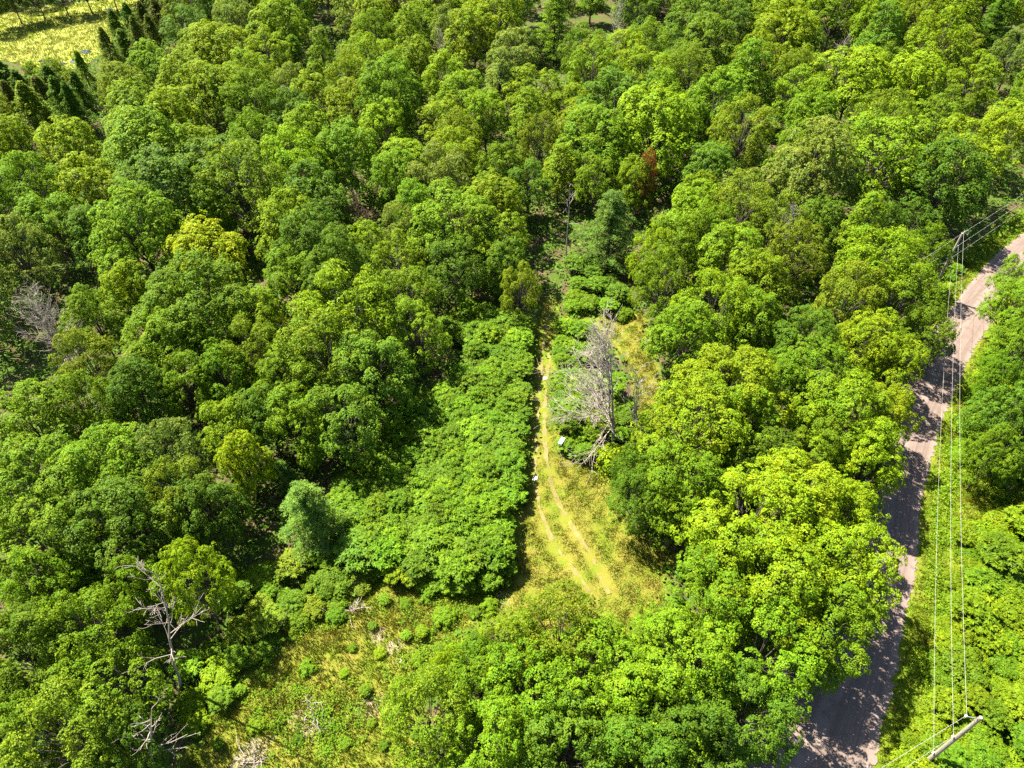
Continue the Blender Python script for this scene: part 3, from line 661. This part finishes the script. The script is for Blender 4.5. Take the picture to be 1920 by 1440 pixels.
# ------------------------------------------------------------------ the forest in between
KEEP = [(1145, 430, 50), (555, 110, 26), (1040, 50, 40), (1860, 55, 40), (390, 480, 60), (1790, 490, 45), (1780, 530, 40), (65, 620, 50), (1058, 400, 30), (685, 420, 30), (1558, 110, 30), (1155, 50, 25), (835, 105, 25), (1452, 450, 25), (300, 1150, 60),
        (605, 100, 25), (362, 1085, 50), (1830, 200, 30), (530, 885, 30), (60, 170, 50), (120, 185, 50), (240, 70, 40), (280, 55, 40)]
NO_TREE = [[(1018, 560), (1262, 1022), (1215, 1100), (1150, 1128), (1080, 1125), (960, 1130), (915, 1110), (990, 840)], CLEAR2,
           MARSH, [p for p in CLEAR if p[1] < 1100], SLOPE, SUMAC_A, SUMAC_B, [(1640, 1440), (1660, 1300), (1690, 1180), (1715, 1050), (1727, 935), (1756, 820), (1800, 700), (1842, 640), (2000, 660), (2000, 1500), (1500, 1500), (1410, 1440)],
           [(1700, 700), (1760, 560), (1800, 470), (1930, 370), (2060, 330), (2060, 470), (1860, 560), (1800, 720)], [(420, 1010), (500, 900), (660, 900), (720, 1000), (700, 1060), (620, 1140), (480, 1240), (400, 1200)], [(5, 560), (125, 555), (130, 690), (60, 730), (5, 690)], [(985, 600), (1005, 520), (1030, 460), (1060, 460), (1060, 600)]]
TALL = [t for t in trees if t['kind'] not in ('sumac', 'bush')]
rf = np.random.default_rng(77); txy = [(t['x'], t['y'], t['R'] * (1.6 if t['kind'] == 'cedar' else 1)) for t in TALL]
water_pts = np.array(marsh_xy)
for _ in range(26000):
    y = rf.uniform(14, 290); x = rf.uniform(-1, 1) * (60 + .80 * y)
    R = rf.uniform(5.0, 8.6); arr = np.array(txy)
    if (np.hypot(arr[:, 0] - x, arr[:, 1] - y) < .68 * (arr[:, 2] + R)).any(): continue
    if road_dist(x, y) < R + 4.5: continue
    if in_poly(x, y, marsh_xy): continue
    H = 6.2 + 1.3 * R + rf.normal(0, 1.9); ok = True
    px, py, dep = proj(x, y, H * .62); rp = R * F / dep
    for dx, dy in ((0, 0), (0, -1), (0, 1), (-.8, 0), (.8, 0), (.55, .6), (-.55, .6), (1.05, 0), (-1.05, 0), (0, -1.2), (.75, -.75), (-.75, -.75)):
        q = (px + dx * rp, py + dy * rp * .95)
        if any(in_poly(q[0], q[1], pl) for pl in NO_TREE): ok = False; break
    if any(((kx - px) / (rp + .6 * kr)) ** 2 + ((ky - py) / (rp * 1.1 + .6 * kr)) ** 2 < 1 for kx, ky, kr in KEEP): continue
    if not ok: continue
    fx, fy, _d = proj(x, y, 0)
    if any(in_poly(fx, fy, pl) for pl in NO_TREE): continue
    if px < -110 or px > 2030 or py > 1560 or py < -60: continue
    u = rf.uniform(); kind = 'maple' if u < .56 else ('ash' if u < .88 else 'poplar')
    if dep < 105 and kind == 'maple': kind = 'maple_near'
    col = rf.choice(['lime', 'mid', 'deep', 'olive', 'pale'], p=[.38, .30, .13, .13, .06] if py < 600 else [.20, .47, .22, .11, .0])
    if kind == 'ash' and col == 'deep': col = 'olive'
    if kind == 'poplar': R *= .75
    plant(kind, x, y, R, H * rf.uniform(.9, 1.1), col); txy.append((x, y, R))

# ------------------------------------------------------------------ shrubs
def fill_shrubs(poly, z, kind, cols, rmin, rmax, gap, seed, tries=4000, avoid=(), minroad=0, inset=.75, hfix=None, hv=.14):
    r = np.random.default_rng(seed); xy = [at(a, b, z)[:2] for a, b in poly]; Pn = np.array(xy); done = []
    av = [[at(a, b)[:2] for a, b in p] for p in avoid]
    for _ in range(tries):
        x = r.uniform(Pn[:, 0].min(), Pn[:, 0].max()); y = r.uniform(Pn[:, 1].min(), Pn[:, 1].max()); R = r.uniform(rmin, rmax)
        if not all(in_poly(x + a * R * inset, y + b * R * inset, xy) for a, b in ((0, 0), (1, 0), (-1, 0), (0, 1), (0, -1))) or any(math.hypot(x - a, y - b) < gap * (R + c) for a, b, c in done): continue
        if any(in_poly(x, y, p) for p in av): continue
        if minroad and (road_dist(x, y) < minroad + R): continue
        done.append((x, y, R)); k = kind if isinstance(kind, str) else r.choice(kind)
        plant(k, x, y, R, (hfix or height_for(k, R)) * r.uniform(1 - hv, 1 + hv), r.choice(cols))
fill_shrubs(SUMAC_A, 2.6, 'sumac', ['sumac', 'sumac', 'sumac', 'mid'], 1.3, 2.1, .50, 51, tries=12000, inset=.55, hfix=3.0, hv=.26)
fill_shrubs([(650, 1010), (760, 1080), (870, 1085), (960, 1050), (955, 1100), (860, 1110), (760, 1095), (660, 1050)], .8, ['sumac', 'sumac', 'bush'], ['sumac', 'mid'], .7, 1.4, .66, 64, inset=.3)
fill_shrubs(SUMAC_B, 2.2, ['sumac', 'sumac', 'bush'], ['sumac', 'mid', 'sumac'], 1.1, 1.9, .55, 52)
fill_shrubs([(1095, 690), (1150, 700), (1225, 800), (1225, 870), (1150, 870), (1100, 860), (1075, 790)], 1.2, ['bush', 'sumac'], ['mid', 'deep', 'olive'], 1.0, 1.9, .75, 53)
fill_shrubs([(1060, 500), (1110, 480), (1180, 530), (1195, 590), (1130, 590), (1060, 570)], 1.5, ['bush', 'sumac'], ['mid', 'sumac', 'deep'], 1.3, 2.1, .7, 54)
fill_shrubs([(400, 1090), (520, 1040), (640, 1020), (700, 1040), (700, 1090), (640, 1130), (560, 1170), (500, 1220), (450, 1260), (420, 1180)], 1.2, ['sumac', 'bush'], ['sumac', 'mid', 'olive'], .9, 1.9, .72, 55)
fill_shrubs(SLOPE, .5, ['bush', 'bush', 'sumac'], ['lime', 'mid', 'sumac'], .4, 1.0, 2.6, 56)
fill_shrubs([(640, 1100), (700, 1050), (930, 1080), (930, 1160), (850, 1190), (820, 1260), (760, 1260), (780, 1150)], .6, ['sumac', 'bush'], ['sumac', 'mid', 'lime'], .6, 1.2, 1.5, 57)
fill_shrubs([(1790, 870), (1980, 900), (1980, 1520), (1690, 1520), (1722, 1300), (1750, 1150), (1760, 1000)], 1.2, ['sumac', 'bush', 'bush'], ['verge', 'verge', 'sumac'], 1.1, 2.2, .52, 58, inset=0, tries=7000, minroad=5.7, avoid=[[(1790, 870), (1950, 860), (1960, 960), (1870, 975), (1840, 1010), (1785, 1000)]])
fill_shrubs([(1830, 640), (1960, 620), (1960, 900), (1850, 880), (1790, 850), (1800, 760)], 1.2, ['bush'], ['mid', 'lime'], 1.2, 2.4, .6, 59, minroad=3.8)
fill_shrubs([(1480, 1280), (1560, 1230), (1540, 1300), (1440, 1440), (1330, 1470), (1380, 1330)], .8, ['bush'], ['deep', 'mid'], .8, 1.5, .8, 60, minroad=4.8)
fill_shrubs([(1740, 560), (1800, 480), (1830, 460), (1790, 560), (1770, 590)], .8, ['bush', 'sumac'], ['mid', 'lime'], .8, 1.5, .8, 61, minroad=4.2)
fill_shrubs([(330, 1230), (420, 1180), (470, 1230), (430, 1320), (360, 1390), (300, 1400)], .8, ['bush', 'sumac'], ['mid', 'lime', 'sumac'], 1.0, 2.0, .75, 63)
bx, by, _ = at(1152, 862, 1.5); plant('bush', bx, by, 2.0, 3.2, 'lime', 'round bright lime-green bush at the foot of the fan-shaped dead tree')
bx, by, _ = at(672, 1035, 2.0); plant('sumac', bx, by, 2.3, 3.4, 'deep', 'rounded umbrella-topped sumac beside the pale pine on the slope')

# ------------------------------------------------------------------ dead trees
def bough(r, p, d, L, rad, depth, segs, droop=0.0, tw=5, curl=.12):
    n = 6; pts = [np.array(p, float)]; d = np.array(d, float)
    for i in range(n):
        d = d + r.normal(0, curl, 3) + np.array([0, 0, droop]); d /= np.linalg.norm(d); pts.append(pts[-1] + d * L / n)
    segs += polyline_segs(pts, rad, rad * .35)
    if depth > 0:
        for k in range(tw):
            i = r.integers(1, n + 1); q = norm(d + unit(r, 1)[0] * .75)
            bough(r, pts[i], q, L * r.uniform(.3, .55), rad * .5, depth - 1, segs, droop, max(2, tw - 2), curl)
def dead_tree(label, base, H, seed, m=M_DEAD, trunk_r=.16, nb=18, bias=None, blen=.38, elev=(-.1, 1.0), lean=(0, 0), start=.15, droop=.03, tw=6, depth=2, fork=1, group=None, name='dead_tree', cat='dead tree', thin=1.0):
    r = np.random.default_rng(seed); x, y = base; z = float(ground_z(np.array([x]), np.array([y]))[0]); e = empty(name, (x, y, z)); tag(e, label, cat, group)
    stems = []
    for s in range(fork):
        pts = [np.array([0., 0, -.4])]; off = r.normal(0, .05, 2) * (s > 0)
        for i in range(1, 9):
            pts.append(np.array([lean[0] * i / 8 + off[0] * i * H * .12 + r.normal(0, .08), lean[1] * i / 8 + off[1] * i * H * .12 + r.normal(0, .08), H * i / 8]))
        stems.append(pts)
    segs = []
    for pts in stems: segs += polyline_segs(pts, trunk_r / math.sqrt(fork), .02)
    V, Fq = tubes(segs, 7); link('trunk', mesh_np('trunk', V, Fq, m, smooth=True), e)
    for b in range(nb):
        k = start + (1 - start) * (b + r.uniform(0, 1)) / nb; pts = stems[b % fork]; f = k * 8; i = min(7, int(f)); p = pts[i] + (pts[i + 1] - pts[i]) * (f - i)
        a = r.uniform(0, 6.283) if bias is None else bias[0] + r.normal(0, bias[1])
        el = elev[0] + (elev[1] - elev[0]) * k + r.normal(0, .15)
        d = (math.cos(a) * math.cos(el), math.sin(a) * math.cos(el), math.sin(el)); segs = []
        bough(r, p, d, H * blen * (1.15 - .65 * k) * r.uniform(.65, 1.15), .05 * thin * (1.2 - .6 * k) + .012, depth, segs, droop, tw)
        segs = [(a_, b_, max(c_, .017), max(d_, .011)) for a_, b_, c_, d_ in segs]
        V, Fq = tubes(segs, 4); link('branch', mesh_np('branch', V, Fq, m), e)
    return e
def base_h(bx, by, ty, tx=None):
    global LEAN
    x, y, _ = at(bx, by); h = pole_z(x, y, ty); LEAN = (0, 0)
    if tx is not None:
        q = at(tx, ty, h); LEAN = (q[0] - x, q[1] - y)
    return (x, y), h
b, h = base_h(1151, 835, 645, 1146)
dead_tree('tall bare grey dead tree with branches fanning left beside the small clearing', b, h, 1, nb=44, bias=(math.pi * .98, .8), blen=.42, elev=(-.15, 1.25), start=.18, fork=2, trunk_r=.24, tw=7, lean=LEAN)
b, h = base_h(1190, 850, 700, 1194)
dead_tree('slimmer grey dead tree with bare forked top, right of the fan-shaped one', b, h, 2, nb=16, blen=.26, elev=(.2, 1.2), start=.35, fork=3, trunk_r=.22, tw=4, lean=LEAN)
b, h = base_h(1210, 852, 765)
dead_tree('short crooked bare snag, the lowest of the three dead trees by the clearing', b, h, 3, nb=9, blen=.35, elev=(.2, .9), start=.3, trunk_r=.13, tw=4, bias=(.2, 1.2))
b, h = base_h(335, 1290, 1060, 288)
dead_tree('leaning bare dead tree with crooked grey trunk above the left shrubs', b, h * .95, 4, nb=15, blen=.20, elev=(.3, 1.1), start=.35, lean=LEAN, trunk_r=.15, tw=4, thin=.65, droop=.02)
b, h = base_h(285, 1450, 1340, 285)
dead_tree('thin bare grey stem among the dark leaves at the bottom left', b, h, 5, nb=8, blen=.25, elev=(.2, .8), start=.3, trunk_r=.12, tw=3, lean=LEAN)
b, h = base_h(160, 725, 578)
dead_tree('brushy grey leafless tree with upright twigs near the left edge', b, h, 6, nb=34, blen=.42, elev=(.75, 1.25), start=.3, fork=3, trunk_r=.16, tw=6, thin=.8)
b, h = base_h(1060, 500, 345)
dead_tree('slim white dead trunk standing just left of the blue-green track pine', b, h, 7, nb=8, blen=.16, elev=(.3, 1.1), start=.5, trunk_r=.12, tw=3)
for i, (bx, by, ty, l) in enumerate(((1558, 165, 78, 'pale bare treetop poking above the big round maple, upper right'), (835, 160, 70, 'pale bare treetop among light green crowns near the top middle'), (1152, 110, 18, 'pale bare treetop at the top edge beside dark maples'), (685, 470, 375, 'thin brownish bare treetop in the middle of the forest'), (1452, 520, 405, 'grey bare stem in a gap of the olive trees'))):
    b, h = base_h(bx, by, ty)
    dead_tree(l, b, h, 20 + i, m=M_BROWN if 'brown' in l else M_DEAD, nb=18, blen=.36, elev=(.5, 1.2), start=.4, fork=2, trunk_r=.14, tw=5, thin=1.1)
def brush(label, px, py, R, seed, m=M_BROWN):
    r = np.random.default_rng(seed); x, y, _ = at(px, py, .5); e = empty('brush_pile', (x, y, float(ground_z(np.array([x]), np.array([y]))[0]))); tag(e, label, 'brush pile')
    for k in range(16):
        a = r.uniform(0, 6.283); p = (r.normal(0, .25) * R, r.normal(0, .25) * R, .1); el = r.uniform(.1, .9); segs = []
        bough(r, p, (math.cos(a) * math.cos(el), math.sin(a) * math.cos(el), math.sin(el)), R * r.uniform(.6, 1.2), .045, 1, segs, -.02, 4, .2)
        V, Fq = tubes(segs, 4); link('branch', mesh_np('branch', V, Fq, m), e)
brush('tangled reddish brown brush at the dark upper edge of the sumac thicket', 812, 742, 2.6, 31)
brush('heap of brown dead twigs between the pale pine and the sumac thicket', 632, 918, 2.2, 32)
brush('grey dead twigs lying among shrubs below the pale pine', 615, 1110, 2.0, 33, M_DEAD)
brush('grey fallen branches on the bare patch of the lower slope', 588, 1338, 1.5, 34, M_DEAD)
brush('grey twiggy deadwood among shrubs in the middle of the slope', 500, 1190, 1.8, 35, M_DEAD)
brush('thin pale fallen branch in grass at the slope upper side', 668, 1140, 1.3, 36, M_DEAD)
brush('brown dead stems at the dark left edge under the maples', 22, 1100, 2.0, 37)
brush('dead stems at the foot of the slope by the bottom edge', 470, 1425, 1.5, 38, M_DEAD)

# ------------------------------------------------------------------ poles, wires, small things
def lathe(prof, sides=12):
    V, Fq = [], []
    for (r_, z) in prof:
        for k in range(sides): t = 6.28318 * k / sides; V.append((r_ * math.cos(t), r_ * math.sin(t), z))
    for i in range(len(prof) - 1):
        for k in range(sides): k2 = (k + 1) % sides; Fq.append((i * sides + k, i * sides + k2, (i + 1) * sides + k2, (i + 1) * sides + k))
    V.append((0, 0, prof[-1][1])); top = len(V) - 1; b = (len(prof) - 1) * sides
    Fq += [(b + k, b + (k + 1) % sides, top, top) for k in range(sides)]
    me = bpy.data.meshes.new("m"); me.from_pydata(V, [], [f if f[2] != f[3] else f[:3] for f in Fq]); me.update(); return me
def insul(parent, loc, s=1.0):
    me = lathe([(.03, 0), (.09, .02), (.05, .06), (.09, .09), (.05, .13), (.07, .17), (.03, .20)]); me.materials.append(M_CERAM); o = link('insulator', me, parent, loc); o.scale = (s, s, s); return o
POLE_H = 10.6
def pole(label, px, py):
    x, y, _ = at(px, py, POLE_H); e = empty('utility_pole', (x, y, 0)); tag(e, label, 'utility pole', 'utility poles beside the gravel road')
    me = lathe([(.20, -.6), (.19, 1), (.165, 6), (.14, POLE_H - .04), (.11, POLE_H)], 14); me.materials.append(M_POLE); link('pole', me, e)
    return e, x, y
np_, nx_, ny_ = pole('weathered wooden utility pole with side arm at the bottom right corner', 1840, 1345)
fp_, fx_, fy_ = pole('weathered wooden utility pole with looped top bracket beside the gravel road', 1805, 437)
# near pole: steel arm to the left, wires at three heights
def bar(pts, r_, m, name, parent, sides=6):
    V, Fq = tubes([(pts[i], pts[i + 1], r_, r_) for i in range(len(pts) - 1)], sides); return link(name, mesh_np(name, V, Fq, m, smooth=True), parent)
arm = (-1.05, .12, POLE_H - .12)
bar([(-.1, 0, POLE_H - .25), arm], .035, M_STEEL, 'side_arm', np_); bar([(-.1, 0, POLE_H - .8), (-.6, .07, POLE_H - .2)], .02, M_STEEL, 'arm_brace', np_); insul(np_, arm)
z2 = pole_z(nx_, ny_, 1382); z3 = pole_z(nx_, ny_, 1412)
for z in (z2, z3):
    bar([(-.1, 0, z), (-.32, .03, z)], .03, M_STEEL, 'bracket', np_); insul(np_, (-.32, .03, z), .9)
N1 = Vector((nx_ + arm[0], ny_ + arm[1], arm[2] + .2)); N2 = Vector((nx_ - .32, ny_ + .03, z2 + .18)); N3 = Vector((nx_ - .32, ny_ + .03, z3 + .18))
lp = []
for k in range(13):
    t = math.pi * (1 - k / 12 * 1.25); lp.append((.42 + .42 * math.cos(t), 0, POLE_H + .0 + .38 * math.sin(t)))
bar(lp, .035, M_STEEL, 'loop_bracket', fp_); insul(fp_, (.1, 0, POLE_H - .05), 1.0)
w2 = pole_z(fx_, fy_, 462); w3 = pole_z(fx_, fy_, 484)
for z in (w2, w3):
    bar([(.1, 0, z), (.3, 0, z)], .03, M_STEEL, 'bracket', fp_); insul(fp_, (.3, 0, z), .9)
F1 = Vector((fx_ + .1, fy_, POLE_H + .12)); F2 = Vector((fx_ + .3, fy_, w2 + .18)); F3 = Vector((fx_ + .3, fy_, w3 + .18))
def wire(a, b, sag, label, rad=.010):
    n = 28; a = Vector(a); b = Vector(b); mid = (a + b) / 2; pts = []
    for i in range(n + 1):
        t = i / n; p = a.lerp(b, t); p.z -= sag * 4 * t * (1 - t); pts.append(tuple(p - a))
    V, Fq = tubes([(pts[i], pts[i + 1], rad, rad) for i in range(n)], 5)
    tag(link('power_line', mesh_np('power_line', V, Fq, M_WIRE, smooth=True), None, a), label, 'power line', 'wires strung between the utility poles')
wire(N1, F1, 1.2, 'top wire from the near pole arm up to the far pole loop')
wire(N2, F2, 1.3, 'middle wire between the two utility poles along the road')
wire(N3, F3, 1.4, 'lowest wire between the two utility poles along the road')
def off(px, py, h, s=(0, 0)): x, y, z = at(px, py, h); return Vector((x, y, h))
wire(N1, off(1390, 1600, POLE_H), .4, 'upper wire leaving the near pole toward the bottom edge')
wire(N2, off(1440, 1610, z2), .4, 'lower wire leaving the near pole toward the bottom edge')
for (s, q, w, l) in ((F1, (1960, 335), POLE_H, 'top'), (F2, (1960, 348), w2, 'middle'), (F3, (1960, 362), w3, 'lowest')):
    wire(s, off(q[0], q[1], w), .25, f'{l} wire running from the far pole to the upper right edge', .012)
for (s, q, w, l) in ((F1, (1690, 510), 9.6, 'top'), (F2, (1690, 525), w2 - .8, 'middle'), (F3, (1690, 535), w3 - .8, 'lowest')):
    wire(s, off(q[0], q[1], w), .2, f'{l} service wire from the far pole into the trees on the left', .012)

def box_mesh(sx, sy, sz, bev=.02):
    import bmesh
    bm = bmesh.new(); bmesh.ops.create_cube(bm, size=1); bmesh.ops.scale(bm, vec=(sx, sy, sz), verts=bm.verts)
    bmesh.ops.bevel(bm, geom=bm.edges[:], offset=bev, segments=2, affect='EDGES'); me = bpy.data.meshes.new("m"); bm.to_mesh(me); bm.free(); return me
x, y, _ = at(1053, 828, 1.5); e = empty('letter_box', (x, y, 0), math.radians(62)); tag(e, 'small white box on a wooden post beside the grassy track', 'post box')
me = box_mesh(.95, .40, .42, .03); me.materials.append(M_WHITE); link('box', me, e, (0, 0, 1.45))
me = box_mesh(1.0, .45, .05, .015); me.materials.append(M_WHITE); link('lid', me, e, (0, 0, 1.69))
me = box_mesh(.10, .10, 1.5, .01); me.materials.append(M_POLE); link('post', me, e, (0, 0, .5))
def stone(px, py, s, label, seed):
    import bmesh
    r = np.random.default_rng(seed); bm = bmesh.new(); bmesh.ops.create_icosphere(bm, subdivisions=2, radius=1)
    for v in bm.verts: v.co *= 1 + r.normal(0, .09); v.co.z = max(-.5, min(v.co.z, .55)) * .45
    me = bpy.data.meshes.new('flat_stone'); bm.to_mesh(me); bm.free(); me.materials.append(M_STONE)
    x, y, _ = at(px, py); o = link('flat_stone', me, None, (x, y, float(ground_z(np.array([x]), np.array([y]))[0]) + .05)); o.scale = (s, s * .8, s * .7); o.rotation_euler = (0, 0, seed); tag(o, label, 'stone')
stone(1003, 899, .42, 'pale flat stone lying on the left wheel rut of the track', 1)
stone(750, 1238, .20, 'small white stone in the grass on the slope', 2)
stone(1836, 1396, .16, 'small white stone beneath the near utility pole', 3)
stone(1022, 707, .38, 'pale flat stone on the far part of the grassy track', 4)

# ------------------------------------------------------------------ labels that single each plant out
LAND = [('the reedy marsh', 110, 70), ('the near utility pole', 1840, 1345), ('the far utility pole', 1790, 480), ('the golden maple', 390, 485), ('the blue-green track pine', 1145, 430), ('the pale slope pine', 578, 955),
        ('the fan-shaped dead tree', 1130, 735), ('the leaning dead tree', 300, 1190), ('the brushy leafless tree', 65, 620), ('the sumac thicket', 870, 850), ('the grassy clearing', 1110, 980), ('the white letter box', 1053, 828),
        ('the grassy slope', 640, 1240), ('the lime-yellow sapling', 848, 1258), ('the bend of the gravel road', 1830, 620), ('the shaded roadside below the big maples', 1600, 1340), ('the brownish bare treetop', 685, 410), ('the pale bare treetop', 835, 100), ('the slim white dead trunk', 1058, 420),
        ('the upper right bare treetop', 1558, 110), ('the dark layered pine', 1860, 55), ('the top middle pine', 1040, 50), ('the grey bare stem', 1452, 455), ('the dark thicket brush', 812, 735), ('the track entering the forest', 1035, 540)]
ORD = ['', 'second ', 'third ', 'fourth ', 'fifth ', 'sixth ', 'seventh ', 'eighth ', 'ninth ', 'tenth ', 'eleventh ', 'twelfth ', 'thirteenth ', 'fourteenth ', 'fifteenth ', 'sixteenth ', 'seventeenth ', 'eighteenth ', 'nineteenth ', 'twentieth ']
SHAPE = {'maple': 'round-topped maple', 'maple_near': 'round-topped maple', 'ash': 'fine-leaved ash', 'poplar': 'narrow poplar', 'pine': 'layered pine', 'cedar': 'pointed cedar', 'sumac': 'sumac shrub', 'bush': 'leafy shrub'}
CAT = {'maple': 'tree', 'maple_near': 'tree', 'ash': 'tree', 'poplar': 'tree', 'pine': 'pine tree', 'cedar': 'cedar tree', 'sumac': 'sumac shrub', 'bush': 'shrub'}
GRP = {'maple': 'broadleaf trees of the forest', 'maple_near': 'broadleaf trees of the forest', 'ash': 'broadleaf trees of the forest', 'poplar': 'broadleaf trees of the forest', 'pine': 'pines among the broadleaf trees', 'cedar': 'dark cedars around the marsh', 'sumac': 'sumac shrubs of the clearings and thicket', 'bush': 'leafy shrubs of the clearings and roadside'}
buckets = {}
for t in trees:
    px, py, _ = proj(t['x'], t['y'], t['H'] * .6); t['p'] = (px, py)
    best = min(LAND, key=lambda l: math.hypot(px - l[1], (py - l[2]) * 1.15)); dx, dy = px - best[1], py - best[2]; t['d'] = math.hypot(dx, dy)
    if abs(dx) > abs(dy): rel = 'right of' if dx > 0 else 'left of'
    else: rel = 'in front of' if dy > 0 else 'behind'
    big = 'broad ' if t['R'] > 6.6 else ('slim ' if t['R'] < 5.2 else '')
    if t['kind'] in ('sumac', 'bush'): big = 'low ' if t['H'] < 1.8 else 'taller '
    if not t['label']: buckets.setdefault((big + COLN[t['col']], SHAPE[t['kind']], rel, best[0]), []).append(t)
for (cn, sh, rel, lm), ts in buckets.items():
    ts.sort(key=lambda t: t['d'])
    for i, t in enumerate(ts):
        if i < 20: t['label'] = f'{ORD[i] if len(ts) > 1 else ""}{cn} {sh} {rel} {lm}' if not (i == 0 and len(ts) > 1) else f'nearest {cn} {sh} {rel} {lm}'
        else: t['label'] = f'one of the {cn} {sh}s massed {rel} {lm}'
for t in trees: tag(t['o'], t['label'], CAT[t['kind']], GRP[t['kind']])
from collections import Counter
print("PLANTS", len(trees), Counter(t['kind'] for t in trees), "tris", sum(len(m.polygons) * 2 for m in bpy.data.meshes))
